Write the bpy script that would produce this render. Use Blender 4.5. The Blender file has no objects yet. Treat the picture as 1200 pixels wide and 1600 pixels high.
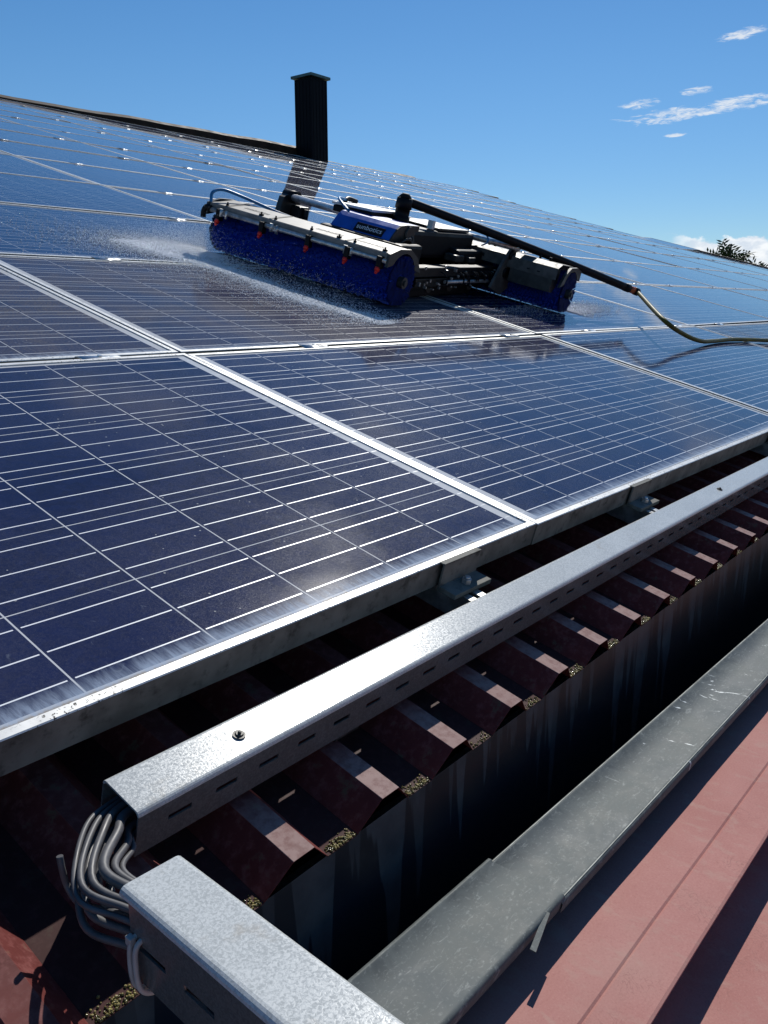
import bpy, bmesh, math, random
from mathutils import Matrix, Vector
random.seed(7)
R = math.radians
scene = bpy.context.scene
C = scene.collection

# ------------------------------------------------------------------ camera
cam = bpy.data.objects.new('camera', bpy.data.cameras.new('camera'))
C.objects.link(cam)
cam.data.sensor_fit = 'VERTICAL'; cam.data.sensor_height = 36; cam.data.sensor_width = 27
cam.data.lens = 1299.8 / 1600 * 36
cam.data.clip_start = .02; cam.data.clip_end = 6000
rt = (0.62965, -0.77688, 0.0); dn = (-0.187708, -0.152134, -0.970372); fw = (0.753862, 0.610994, -0.241618)
cam.matrix_world = Matrix(((rt[0], -dn[0], -fw[0], -1.218923), (rt[1], -dn[1], -fw[1], -0.651000),
                           (rt[2], -dn[2], -fw[2], 0.361333), (0, 0, 0, 1)))
scene.camera = cam

# ------------------------------------------------------------------ sun direction, view
SUN = Vector((1.13, .86 * .96492 - .26254, .86 * .26254 + .96492)).normalized()
scene.view_settings.view_transform = 'Standard'; scene.view_settings.look = 'None'
scene.view_settings.exposure = 0.0; scene.view_settings.gamma = 1
scene.cycles.use_denoising = True
scene.cycles.max_bounces = 6; scene.cycles.caustics_reflective = False; scene.cycles.caustics_refractive = False
scene.cycles.sample_clamp_indirect = 6

# ------------------------------------------------------------------ node helper
class NT:
    def __init__(s, tree): s.t = tree; s.n = tree.nodes; s.l = tree.links
    def new(s, typ, **k):
        n = s.n.new(typ)
        for a, v in k.items(): setattr(n, a, v)
        return n
    def put(s, sock, v):
        if isinstance(v, bpy.types.NodeSocket): s.l.new(v, sock)
        elif v is not None: sock.default_value = v
    def m(s, op, a, b=None, c=None, clamp=False):
        n = s.new('ShaderNodeMath', operation=op); n.use_clamp = clamp
        s.put(n.inputs[0], a); s.put(n.inputs[1], b); s.put(n.inputs[2], c)
        return n.outputs[0]
    def mix(s, f, a, b, mode='MIX'):
        n = s.new('ShaderNodeMix', data_type='RGBA', blend_type=mode); n.clamp_factor = True
        s.put(n.inputs[0], f)
        for k, v in ((6, a), (7, b)):
            if isinstance(v, (tuple, list)): v = tuple(v) + ((1,) if len(v) == 3 else ())
            s.put(n.inputs[k], v)
        return n.outputs[2]
    def rng(s, v, a, b, c=0., d=1., smooth=True):
        n = s.new('ShaderNodeMapRange', interpolation_type='SMOOTHSTEP' if smooth else 'LINEAR')
        s.put(n.inputs[0], v); n.inputs[1].default_value = a; n.inputs[2].default_value = b
        s.put(n.inputs[3], c); s.put(n.inputs[4], d)
        return n.outputs[0]
    def noise(s, vec, scale, detail=3., rough=.55, dist=0., dim='3D'):
        n = s.new('ShaderNodeTexNoise', noise_dimensions=dim)
        s.put(n.inputs['Vector'], vec); n.inputs['Scale'].default_value = scale
        n.inputs['Detail'].default_value = detail; n.inputs['Roughness'].default_value = rough
        n.inputs['Distortion'].default_value = dist
        return n.outputs['Fac']
    def voro(s, vec, scale, out='Distance', feature='F1'):
        n = s.new('ShaderNodeTexVoronoi', feature=feature); s.put(n.inputs['Vector'], vec)
        n.inputs['Scale'].default_value = scale
        return n.outputs[out]
    def map(s, vec, scale=(1, 1, 1), rot=(0, 0, 0), loc=(0, 0, 0)):
        n = s.new('ShaderNodeMapping'); s.put(n.inputs[0], vec)
        n.inputs[1].default_value = loc; n.inputs[2].default_value = rot; n.inputs[3].default_value = scale
        return n.outputs[0]
    def xyz(s, vec):
        n = s.new('ShaderNodeSeparateXYZ'); s.put(n.inputs[0], vec); return n.outputs
    def comb(s, x, y, z):
        n = s.new('ShaderNodeCombineXYZ')
        for i, v in enumerate((x, y, z)): s.put(n.inputs[i], v)
        return n.outputs[0]
    def bump(s, h, strength=.3, dist=.002):
        n = s.new('ShaderNodeBump'); s.put(n.inputs['Height'], h)
        n.inputs['Strength'].default_value = strength; n.inputs['Distance'].default_value = dist
        return n.outputs[0]
    def coord(s, o='Object'): return s.new('ShaderNodeTexCoord').outputs[o]
    def pos(s): return s.new('ShaderNodeNewGeometry').outputs['Position']

def newmat(name):
    mt = bpy.data.materials.new(name); mt.use_nodes = True
    t = NT(mt.node_tree); b = t.n['Principled BSDF']
    return mt, t, b
def col4(c): return tuple(c) + (1,)
def simple(name, col, rough=.5, metal=0., var=.25, scale=30., spec=.5, bump=0., dirt=None, dscale=8.):
    mt, t, b = newmat(name); v = t.coord()
    n = t.noise(v, scale, 4)
    k = t.rng(n, .3, .7)
    c = t.mix(k, tuple(x * (1 - var) for x in col), tuple(min(1, x * (1 + var)) for x in col))
    if dirt:
        d = t.rng(t.noise(v, dscale, 6, .65), .5, .72)
        c = t.mix(t.m('MULTIPLY', d, .8), c, dirt)
    t.put(b.inputs['Base Color'], c)
    t.put(b.inputs['Roughness'], t.rng(n, .2, .8, max(.02, rough - .08), rough + .1))
    b.inputs['Metallic'].default_value = metal; b.inputs['Specular IOR Level'].default_value = spec
    if bump: t.put(b.inputs['Normal'], t.bump(n, bump))
    return mt

# ------------------------------------------------------------------ world: sky with clouds
w = bpy.data.worlds.new('World'); scene.world = w; w.use_nodes = True
t = NT(w.node_tree); bg = t.n['Background']
sky = t.new('ShaderNodeTexSky', sky_type='NISHITA')
sky.sun_disc = False; sky.sun_elevation = math.asin(SUN.z); sky.sun_rotation = math.atan2(SUN.x, SUN.y)
sky.altitude = 300; sky.air_density = 1.0; sky.dust_density = .06; sky.ozone_density = 4.0
hs = t.new('ShaderNodeHueSaturation'); hs.inputs['Saturation'].default_value = 1.24
t.l.new(sky.outputs[0], hs.inputs['Color'])
d = t.xyz(t.coord('Generated'))
az = t.m('MULTIPLY', t.m('ARCTAN2', d[0], d[1]), 57.2958)
el = t.m('MULTIPLY', t.m('ARCSINE', d[2]), 57.2958)
ae = t.comb(az, el, 0.)
def blob(a0, e0, sa, se, tilt=0.):           # soft ellipse of sky round one direction
    x = t.m('SUBTRACT', az, a0); y = t.m('SUBTRACT', t.m('SUBTRACT', el, e0), t.m('MULTIPLY', x, tilt))
    x = t.m('DIVIDE', x, sa); y = t.m('DIVIDE', y, se)
    r2 = t.m('ADD', t.m('MULTIPLY', x, x), t.m('MULTIPLY', y, y))
    return t.rng(r2, 0., 1., 1., 0.)
wisp = t.noise(t.map(ae, (.28, 1.3, 1), (0, 0, R(-4))), 1.6, 7, .62, .6)
masks = [blob(70.2, 11.10, 6.6, .40, .055), blob(68.4, 10.95, 3.3, .62, .075), blob(72.6, 11.5, 3.4, .4, .06), blob(66.8, 11.7, 2.0, .42, .05), blob(70.0, 12.2, 1.6, .3, .03), blob(72.4, 14.9, 2.2, .4, .1),
         blob(75.8, 15.4, 3, .5, .1), blob(69.0, 9.9, 1.1, .2, .0), blob(82, 17, 9, 2.2, .12), blob(60, 27, 6, 1.3, .2), blob(40, 31, 10, 2, -.1), blob(95, 12, 10, 2, 0), blob(63.6, 3.4, 6, .25, .02)]  # the clouds out of view are added for reflections in the panels
mm = masks[0]
for q in masks[1:]: mm = t.m('MAXIMUM', mm, q)
wisp2 = t.noise(t.map(ae, (.5, 2.4, 1), (0, 0, R(-5))), 2.2, 7, .68, 1.2)
wn = t.m('ADD', t.m('MULTIPLY', wisp, .45), t.m('MULTIPLY', wisp2, .55))
wc = t.rng(t.m('ADD', t.m('MULTIPLY', mm, .95), t.m('MULTIPLY', t.m('SUBTRACT', wn, .5), 3.8)), .50, 1.30)
wc = t.m('MULTIPLY', wc, t.rng(mm, .0, .30))
bil = t.noise(t.map(ae, (.55, .8, 1)), 1.1, 6, .55)
top = t.m('ADD', 4.0, t.m('MULTIPLY', t.m('SUBTRACT', bil, .5), 2.4))
cum = t.m('MULTIPLY', t.rng(t.m('SUBTRACT', top, el), -.06, .22), t.rng(az, 68.2, 71.2))
cs = t.noise(t.map(ae, (.8, 1.4, 1)), 1.3, 5)
cumcol = t.mix(t.rng(cs, .35, .65), (8.0, 8.7, 9.8, 1), (11.2, 11.3, 11.5, 1))
blue = t.mix(1., hs.outputs[0], t.mix(t.rng(el, 0., 15.), (.68, .80, .93), (1., 1., 1.)), 'MULTIPLY')
c1 = t.mix(t.m('MULTIPLY', wc, .85), blue, (9.4, 9.8, 10.2, 1))
c2 = t.mix(t.m('MULTIPLY', cum, .9), c1, cumcol)
t.l.new(c2, bg.inputs[0]); bg.inputs[1].default_value = .089

sun = bpy.data.objects.new('sun', bpy.data.lights.new('sun', 'SUN')); C.objects.link(sun)
sun.data.energy = 4.4; sun.data.angle = R(.5); sun.data.color = (1, .965, .90)
sun.rotation_euler = SUN.to_track_quat('Z', 'Y').to_euler()

# ------------------------------------------------------------------ frames of reference
PITCH = math.atan2(.26254338, .96492019); cp, sp = math.cos(PITCH), math.sin(PITCH)
RM = Matrix(((1, 0, 0, 0), (0, cp, -sp, 0), (0, sp, cp, 0), (0, 0, 0, 1)))     # roof (u, v, n) -> world
def roof(u, v, n=0): return RM @ Matrix.Translation((u, v, n))

# ------------------------------------------------------------------ mesh builder
class MB:
    def __init__(s): s.v = []; s.f = []; s.sm = []; s.mi = []
    def add(s, vs, fs, smooth=False, mi=0):
        o = len(s.v); s.v += [tuple(x) for x in vs]
        for f in fs: s.f.append(tuple(i + o for i in f)); s.sm.append(smooth); s.mi.append(mi)
    def box(s, a, b, ch=0., mi=0, M=None):
        bm = bmesh.new(); bmesh.ops.create_cube(bm, size=1)
        for v in bm.verts: v.co = Vector([a[i] + (v.co[i] + .5) * (b[i] - a[i]) for i in range(3)])
        if ch > 0: bmesh.ops.bevel(bm, geom=bm.edges[:], offset=ch, segments=2, affect='EDGES', profile=.6)
        if M is not None: bm.transform(M)
        s.bm(bm, mi=mi)
    def bm(s, bm, smooth=False, mi=0):
        bm.verts.index_update()
        s.add([v.co[:] for v in bm.verts], [[v.index for v in f.verts] for f in bm.faces], smooth, mi); bm.free()
    def tube(s, pts, r, seg=10, smooth=True, cap=True, mi=0):
        pts = [Vector(p) for p in pts]; rs = r if isinstance(r, (list, tuple)) else [r] * len(pts)
        t0 = (pts[1] - pts[0]).normalized(); up = Vector((0, 0, 1)) if abs(t0.z) < .9 else Vector((1, 0, 0))
        x = t0.cross(up).normalized(); V = []
        for i, p in enumerate(pts):
            tg = (pts[min(i + 1, len(pts) - 1)] - pts[max(i - 1, 0)]).normalized()
            x = (x - tg * x.dot(tg)).normalized(); y = tg.cross(x)
            for k in range(seg):
                a = 2 * math.pi * k / seg; V.append(p + (x * math.cos(a) + y * math.sin(a)) * rs[i])
        F = [(i * seg + k, i * seg + (k + 1) % seg, (i + 1) * seg + (k + 1) % seg, (i + 1) * seg + k) for i in range(len(pts) - 1) for k in range(seg)]
        s.add(V, F, smooth, mi)
        if cap:
            o = len(s.v) - len(V); n = len(V)
            s.f += [tuple(o + k for k in range(seg))[::-1], tuple(o + n - seg + k for k in range(seg))]; s.sm += [False] * 2; s.mi += [mi] * 2
    def prism(s, prof, a, b, fn, smooth=False, mi=0, closed=True, caps=True):
        # profile of 2-D points swept from parameter a to b; fn(p, q, k) -> 3-D point
        n = len(prof)
        V = [fn(p, q, a) for p, q in prof] + [fn(p, q, b) for p, q in prof]
        F = [(i, (i + 1) % n, (i + 1) % n + n, i + n) for i in range(n if closed else n - 1)]
        s.add(V, F, smooth, mi)
        if closed and caps:
            o = len(s.v) - 2 * n
            s.f += [tuple(o + i for i in range(n))[::-1], tuple(o + n + i for i in range(n))]; s.sm += [False] * 2; s.mi += [mi] * 2
    def mesh(s, name, mats):
        me = bpy.data.meshes.new(name); me.from_pydata(s.v, [], s.f)
        for m in (mats if isinstance(mats, (list, tuple)) else [mats]): me.materials.append(m)
        me.polygons.foreach_set('use_smooth', s.sm); me.polygons.foreach_set('material_index', s.mi)
        bm = bmesh.new(); bm.from_mesh(me); bmesh.ops.recalc_face_normals(bm, faces=bm.faces[:]); bm.to_mesh(me); bm.free()
        me.update(); return me
def smooth_path(pts, n=8):
    P = [Vector(p) for p in pts]; P = [P[0] * 2 - P[1]] + P + [P[-1] * 2 - P[-2]]; out = []
    for i in range(1, len(P) - 2):
        for k in range(n):
            q = k / n; a, b, c, d = P[i - 1], P[i], P[i + 1], P[i + 2]
            out.append(.5 * ((2 * b) + (c - a) * q + (2 * a - 5 * b + 4 * c - d) * q * q + (3 * b - a - 3 * c + d) * q ** 3))
    out.append(P[-2]); return out
def link(name, data, parent=None, M=None):
    o = bpy.data.objects.new(name, data); C.objects.link(o)
    if parent: o.parent = parent
    if M is not None:
        if parent: o.matrix_local = M
        else: o.matrix_world = M
    return o
def ob(name, mb, mats, parent=None, M=None): return link(name, mb.mesh(name, mats), parent, M)
def tag(o, label, cat, group=None):
    o['label'] = label; o['category'] = cat
    if group: o['group'] = group
    return o
def thing(name, label, cat, M, group=None): return tag(link(name, None, None, M), label, cat, group)
def setting(o): o['kind'] = 'structure'; return o
def copy_tree(o, parent=None):
    c = o.copy(); C.objects.link(c)
    if parent: c.parent = parent
    for ch in list(o.children): copy_tree(ch, c)
    return c
def text_mesh(body, size, mat, parent, M, name='lettering', extr=.0004, shear=0.):
    cu = bpy.data.curves.new(name, 'FONT'); cu.body = body; cu.size = size; cu.extrude = extr; cu.align_x = 'CENTER'; cu.align_y = 'CENTER'; cu.shear = shear
    tmp = bpy.data.objects.new('tmp', cu); C.objects.link(tmp)
    dg = bpy.context.evaluated_depsgraph_get(); me = bpy.data.meshes.new_from_object(tmp.evaluated_get(dg))
    bpy.data.objects.remove(tmp); me.materials.clear(); me.materials.append(mat)
    return link(name, me, parent, M)

# ------------------------------------------------------------------ materials
def galvanised(name, bright=.62):
    mt, t, b = newmat(name); v = t.coord('Object')
    n1 = t.noise(v, 420, 3, .6, .8); n2 = t.noise(v, 60, 4, .6); n3 = t.noise(v, 9, 3)
    g = t.m('ADD', t.m('MULTIPLY', n1, .85), t.m('ADD', t.m('MULTIPLY', n2, .15), t.m('MULTIPLY', n3, .25)))
    k = t.rng(g, .52, .74)
    c = t.mix(k, (bright * .79, bright * .825, bright * .805), (bright * 1.06, bright * 1.10, bright * 1.08))
    st = t.rng(t.noise(v, 14, 5, .7), .60, .75)
    c = t.mix(t.m('MULTIPLY', st, .5), c, (bright * .72, bright * .64, bright * .52))
    t.put(b.inputs['Base Color'], c); b.inputs['Metallic'].default_value = .03; b.inputs['Specular IOR Level'].default_value = .42
    t.put(b.inputs['Roughness'], t.rng(n1, .35, .65, .16, .26))
    t.put(b.inputs['Normal'], t.bump(n1, .13, .0006))
    return mt
M_GALV = galvanised('galvanised_steel', .53)
M_GALVS = galvanised('shaded_galvanised_side', .13)  # shaded copy of the tray steel, darkened for the side walls
def aluminium_frame():
    mt, t, b = newmat('panel_frame_aluminium'); v = t.coord()
    n = t.noise(v, 35, 5, .6)
    c = t.mix(t.rng(n, .3, .7), (.58, .58, .56), (.74, .74, .71))
    sx = t.noise(t.map(v, (1, 1, 1)), 230, 3, .6, .6); patch = t.noise(v, 7, 3)
    sp_ = t.m('MULTIPLY', t.rng(sx, .58, .62), t.rng(patch, .40, .55))
    c = t.mix(sp_, c, (.03, .028, .025))
    c = t.mix(t.m('MULTIPLY', t.rng(t.noise(v, 18, 5, .7), .55, .75), .5), c, (.36, .33, .27))
    t.put(b.inputs['Base Color'], c); b.inputs['Metallic'].default_value = .25; b.inputs['Roughness'].default_value = .40
    return mt
M_FRAME = aluminium_frame()
M_FSIDE = simple('shaded_grimy_frame_side', (.15, .148, .132), .6, .0, .35, 14, spec=.12, dirt=(.03, .03, .026), dscale=40)  # base darkened to put shade on the outer walls, with grime specks over it
M_CLAMP = simple('clamp_aluminium', (.66, .66, .64), .22, .7, .1, 40)
PW, PH, PU, PV = 1.664, .952, 1.67, .97210
def solar_glass():
    mt, t, b = newmat('solar_cells_under_glass'); co = t.coord(); x, y, z = t.xyz(co)
    mx, my = .034, .0195; cw, chh = (PW - 2 * mx) / 10, (PH - 2 * my) / 6
    cx = t.m('DIVIDE', t.m('SUBTRACT', x, mx), cw); cy = t.m('DIVIDE', t.m('SUBTRACT', y, my), chh)
    fx = t.m('FRACT', cx); fy = t.m('FRACT', cy)
    ax = t.m('ABSOLUTE', t.m('SUBTRACT', fx, .5)); ay = t.m('ABSOLUTE', t.m('SUBTRACT', fy, .5))
    gx = t.m('GREATER_THAN', ax, .5 - .0062); gy = t.m('GREATER_THAN', ay, .5 - .0055)
    inn = t.m('MULTIPLY', t.m('MULTIPLY', t.m('GREATER_THAN', cx, .008), t.m('LESS_THAN', cx, 9.992)),
              t.m('MULTIPLY', t.m('GREATER_THAN', cy, .008), t.m('LESS_THAN', cy, 5.992)))
    f3 = t.m('FRACT', t.m('MULTIPLY', fy, 3)); a3 = t.m('ABSOLUTE', t.m('SUBTRACT', f3, .5))
    bus = t.m('MULTIPLY', t.m('LESS_THAN', a3, .0185), t.m('LESS_THAN', ax, .474))
    rib = t.m('MULTIPLY', t.m('LESS_THAN', a3, .0205), inn)
    # polycrystalline cells, each a slightly different blue
    rnd = t.new('ShaderNodeTexWhiteNoise', noise_dimensions='3D')
    oi = t.new('ShaderNodeObjectInfo')
    t.put(rnd.inputs[0], t.comb(t.m('FLOOR', cx), t.m('FLOOR', cy), t.m('MULTIPLY', oi.outputs['Random'], 50.)))
    cr = t.new('ShaderNodeTexVoronoi', feature='F1'); t.put(cr.inputs['Vector'], co); cr.inputs['Scale'].default_value = 95
    cell = t.mix(rnd.outputs[0], (.008, .012, .043), (.011, .017, .060))
    cell = t.mix(t.m('MULTIPLY', t.xyz(cr.outputs['Color'])[0], .6), cell, (.011, .019, .074))
    white = t.mix(t.noise(co, 30, 3), (.50, .51, .52), (.66, .67, .68))
    c = t.mix(t.m('MAXIMUM', gx, gy), cell, white)
    c = t.mix(bus, c, (.88, .89, .90))
    c = t.mix(inn, white, c)
    # dirt: film (object property), mineral band along the lower edge, splashes
    at = t.new('ShaderNodeAttribute', attribute_type='OBJECT', attribute_name='dust'); dust = at.outputs['Fac']
    vec = t.m('MULTIPLY', oi.outputs['Random'], 20.); vv = t.new('ShaderNodeVectorMath', operation='ADD'); t.put(vv.inputs[0], co); t.put(vv.inputs[1], t.comb(vec, vec, vec)); pv = vv.outputs[0]
    n1 = t.noise(pv, 4.5, 5, .6, .4); n2 = t.noise(t.map(pv, (60, 9, 1)), 1.6, 5, .7, .5); n3 = t.noise(pv, 260, 2, .5); n5 = t.noise(pv, 1300, 2, .6)
    film = t.m('MULTIPLY', dust, t.rng(n1, .25, .75, .45, 1.25))
    film = t.m('MULTIPLY', film, t.rng(n3, .3, .7, .55, 1.4))
    ed = t.m('SUBTRACT', y, t.m('MULTIPLY', t.m('SUBTRACT', n2, .5), .035))
    band = t.m('MULTIPLY', t.rng(ed, .012, .050, 1., 0.), t.rng(n2, .25, .62, .35, 1.))
    splash = t.m('MULTIPLY', t.rng(t.noise(t.map(pv, (1.6, 1, 1), (0, 0, .6)), 24, 6, .7, 1.4), .60, .74), t.rng(y, .02, .30, .55, .06))
    brown = t.rng(t.m('ADD', y, t.m('MULTIPLY', t.m('SUBTRACT', n2, .5), .010)), .013, .019, 1., 0.)
    specks = t.m('MULTIPLY', t.m('LESS_THAN', t.voro(pv, 60), .085), t.m('GREATER_THAN', t.noise(pv, 9, 2), .55))
    spec2 = t.m('MULTIPLY', specks, .55)
    tot = t.m('ADD', t.m('MULTIPLY', film, .75), t.m('ADD', t.m('MULTIPLY', band, .55), t.m('MULTIPLY', splash, .7)), clamp=True)
    c = t.mix(t.m('MULTIPLY', tot, .44), c, (.215, .205, .195))
    c = t.mix(t.m('MULTIPLY', t.m('ADD', t.m('MULTIPLY', band, .75), t.m('MULTIPLY', splash, .45), clamp=True), 1.), c, (.36, .44, .56))
    c = t.mix(spec2, c, (.55, .55, .52))
    c = t.mix(t.m('MULTIPLY', brown, .9), c, (.26, .21, .15))
    t.put(b.inputs['Base Color'], c)
    b.inputs['IOR'].default_value = 1.45; t.put(b.inputs['Specular IOR Level'], t.m('ADD', t.m('MULTIPLY', bus, .7), t.m('MULTIPLY', t.rng(n5, .52, .75), t.rng(n1, .3, .7, .02, .11))))
    t.put(b.inputs['Roughness'], t.m('SUBTRACT', .42, t.m('MULTIPLY', bus, .10)))
    # glass skin over the cells
    b.inputs['Coat Weight'].default_value = 1.; b.inputs['Coat IOR'].default_value = 1.25
    cw_ = t.m('SUBTRACT', 1., t.m('MULTIPLY', t.m('MAXIMUM', t.m('MULTIPLY', tot, .95), brown), 1.), clamp=True)
    t.put(b.inputs['Coat Weight'], cw_)
    hz = t.new('ShaderNodeAttribute', attribute_type='OBJECT', attribute_name='haze')
    t.put(b.inputs['Coat Roughness'], t.m('MULTIPLY', hz.outputs['Fac'], t.rng(n1, .25, .75, .75, 1.25)))
    wave = t.m('ADD', t.m('MULTIPLY', t.noise(co, 2.2, 2), 1.), t.m('MULTIPLY', t.noise(co, 500, 1), .0))
    t.put(b.inputs['Coat Normal'], t.bump(wave, .05, .006))
    return mt
M_CELL = solar_glass()
def red_metal(name, col, lo, hi, moss=.0, spec=.10):
    mt, t, b = newmat(name); v = t.pos()
    n = t.noise(v, 90, 5, .65); n2 = t.noise(v, 11, 5, .6, .5)
    c = t.mix(t.rng(n2, .3, .7), lo, hi); c = t.mix(t.rng(n, .45, .75), c, tuple(min(1, x * 1.25 + .02) for x in col))
    c = t.mix(t.m('MULTIPLY', t.rng(t.noise(v, 330, 3, .6), .56, .7), .35), c, tuple(x * .55 for x in col))
    if moss:
        mo = t.rng(t.noise(v, 45, 5, .7), .62 - moss, .74)
        c = t.mix(mo, c, (.10, .085, .05))
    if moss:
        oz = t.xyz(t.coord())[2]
        c = t.mix(t.m('MULTIPLY', t.m('MULTIPLY', t.m('GREATER_THAN', oz, -.0894), t.rng(t.xyz(t.coord())[0], -.96, -.86, .15, 1.)), t.m('MULTIPLY', t.rng(t.xyz(t.coord())[1], -.15, -.10, 1., .12), t.rng(n, .3, .6, .45, .95))), c, (.31, .205, .187))  # rib tops paled near the eave: sunlight put into the colour
        c = t.mix(t.m('MULTIPLY', t.m('LESS_THAN', oz, -.1185), .7), c, (.022, .016, .016))  # valleys darkened: shade put into the colour
    t.put(b.inputs['Base Color'], c); t.put(b.inputs['Roughness'], t.rng(n2, .3, .7, .52, .66)); b.inputs['Specular IOR Level'].default_value = spec
    t.put(b.inputs['Normal'], t.bump(n, .12, .001)); return mt
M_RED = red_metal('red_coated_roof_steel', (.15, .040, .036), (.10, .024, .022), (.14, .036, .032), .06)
def red_dusty():
    mt, t, b = newmat('weathered_red_steel'); v = t.pos()
    n = t.noise(v, 420, 4, .65); n2 = t.noise(v, 5, 5, .6, .3); n3 = t.noise(t.map(v, (1, .5, 1), (0, 0, .6)), 60, 4, .6, .3); n4 = t.noise(v, 34, 2, .5, 3.5)
    c = t.mix(t.rng(n2, .3, .7), (.37, .165, .145), (.43, .21, .185))
    c = t.mix(t.m('MULTIPLY', t.rng(n, .5, .72), .30), c, (.52, .29, .25))
    c = t.mix(t.m('MULTIPLY', t.rng(n, .28, .48, 1., 0.), .30), c, (.26, .10, .085))
    c = t.mix(t.m('MULTIPLY', t.rng(n3, .52, .72), .45), c, (.42, .27, .225))
    c = t.mix(t.m('MULTIPLY', t.rng(t.noise(v, 2.3, 4, .6), .48, .62), .4), c, (.43, .29, .24))
    wy = t.m('SUBTRACT', t.xyz(v)[1], t.m('MULTIPLY', t.xyz(v)[0], -.0145))
    mk = t.m('MULTIPLY', t.m('LESS_THAN', t.m('ABSOLUTE', t.m('SUBTRACT', n4, .5)), .018), t.rng(wy, -.39, -.41, 0., 1.))
    mk = t.m('MULTIPLY', mk, t.rng(t.noise(v, 9, 2), .48, .60))
    c = t.mix(t.m('MULTIPLY', mk, .45), c, (.27, .13, .115))
    t.put(b.inputs['Base Color'], c); b.inputs['Roughness'].default_value = .62; b.inputs['Specular IOR Level'].default_value = .05
    t.put(b.inputs['Normal'], t.bump(n, .10, .001)); return mt
M_RED2 = red_dusty()
def zinc():
    mt, t, b = newmat('weathered_zinc'); v = t.pos()
    n = t.noise(v, 26, 6, .65, .6); n2 = t.noise(v, 7, 4); n3 = t.noise(t.map(v, (1, 3, 1), (0, 0, .5)), 55, 5, .7, 1.)
    c = t.mix(t.rng(n, .3, .7), (.072, .082, .082), (.13, .145, .14))
    c = t.mix(t.m('MULTIPLY', t.rng(n2, .45, .7), .5), c, (.085, .10, .11))
    c = t.mix(t.m('MULTIPLY', t.rng(n3, .56, .72), .55), c, (.30, .32, .31))
    c = t.mix(t.m('MULTIPLY', t.rng(t.noise(v, 260, 3, .6), .55, .72), .3), c, (.28, .30, .29))
    sc = t.m('MULTIPLY', t.rng(t.noise(t.map(v, (40, 14, 1), (0, 0, .9)), 1., 5, .6, 1.6), .655, .70), t.rng(t.xyz(v)[0], -.35, -.1))
    c = t.mix(t.m('MULTIPLY', sc, .9), c, (.72, .75, .74))
    t.put(b.inputs['Base Color'], c); b.inputs['Metallic'].default_value = .1; b.inputs['Specular IOR Level'].default_value = .2
    t.put(b.inputs['Roughness'], t.rng(n, .3, .7, .55, .7)); t.put(b.inputs['Normal'], t.bump(n2, .12, .004)); return mt
M_ZINC = zinc()
M_ZEDGE = simple('bare_zinc_edge', (.30, .31, .28), .55, .1, .45, 40, spec=.3)
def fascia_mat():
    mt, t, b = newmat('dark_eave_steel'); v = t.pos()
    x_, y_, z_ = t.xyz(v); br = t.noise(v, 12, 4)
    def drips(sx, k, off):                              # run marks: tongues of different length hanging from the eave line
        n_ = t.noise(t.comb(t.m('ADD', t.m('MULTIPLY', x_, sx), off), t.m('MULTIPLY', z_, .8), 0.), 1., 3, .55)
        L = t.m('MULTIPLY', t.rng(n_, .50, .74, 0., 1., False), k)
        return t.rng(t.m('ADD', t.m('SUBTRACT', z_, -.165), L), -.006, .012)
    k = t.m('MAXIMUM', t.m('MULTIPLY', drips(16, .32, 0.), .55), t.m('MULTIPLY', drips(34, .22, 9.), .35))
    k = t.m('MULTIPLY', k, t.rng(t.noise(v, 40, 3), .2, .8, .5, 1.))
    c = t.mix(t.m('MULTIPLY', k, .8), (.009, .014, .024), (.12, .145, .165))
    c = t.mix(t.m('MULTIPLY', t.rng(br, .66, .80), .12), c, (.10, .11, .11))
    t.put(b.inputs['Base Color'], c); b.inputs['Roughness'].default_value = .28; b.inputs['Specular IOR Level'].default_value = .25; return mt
M_FASCIA = fascia_mat()
def moss_mat():
    mt, t, b = newmat('wet_moss'); v = t.pos(); n = t.noise(v, 160, 4, .7)
    t.put(b.inputs['Base Color'], t.mix(t.rng(n, .35, .65), (.05, .05, .015), (.30, .24, .07)))
    t.put(b.inputs['Roughness'], t.rng(n, .4, .6, .12, .6)); t.put(b.inputs['Normal'], t.bump(n, .8, .003)); return mt
M_MOSS = moss_mat()
M_BLACK = simple('black_plastic', (.007, .007, .009), .5, 0, .3, 25, spec=.18)
M_BLACKM = simple('black_anodised_metal', (.008, .008, .009), .42, .05, .4, 60, spec=.18, bump=.1)
M_DGREY = simple('dark_grey_metal', (.042, .042, .04), .45, .3, .3, 40)
M_SILVER = simple('brushed_aluminium', (.52, .52, .51), .34, .75, .25, 50, dirt=(.25, .23, .2), dscale=20)
M_COVER = simple('raw_aluminium_sheet', (.19, .185, .172), .5, .1, .2, 24, spec=.3, dirt=(.15, .14, .125), dscale=11)
M_WHITE = simple('white_lid', (.78, .77, .74), .35, 0, .1, 20, dirt=(.5, .48, .44), dscale=14)
M_BLUE = simple('blue_coated_shell', (.008, .085, .42), .32, 0, .15, 15)
M_BRISTLE = simple('blue_nylon_bristles', (.003, .038, .40), .45, 0, .35, 160)
M_BRISTLE2 = simple('blue_bristle_core', (.002, .020, .20), .65, 0, .5, 120, spec=.15)
M_BRISTLE3 = simple('shaded_end_bristles', (.0015, .011, .10), .65, 0, .5, 90, spec=.1)  # bristle blue darkened to put shade on the brush ends
M_RED_P = simple('red_plastic_nozzle', (.62, .02, .012), .35, 0, .2, 60)
M_ORANGE = simple('orange_plastic', (.45, .09, .02), .4, 0, .3, 60)
M_BLUEHOSE = simple('blue_hose', (.014, .16, .36), .35, 0, .2, 30)
M_YELHOSE = simple('olive_yellow_hose', (.105, .092, .010), .5, 0, .3, 40, spec=.2, dirt=(.06, .05, .02), dscale=30)
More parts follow.
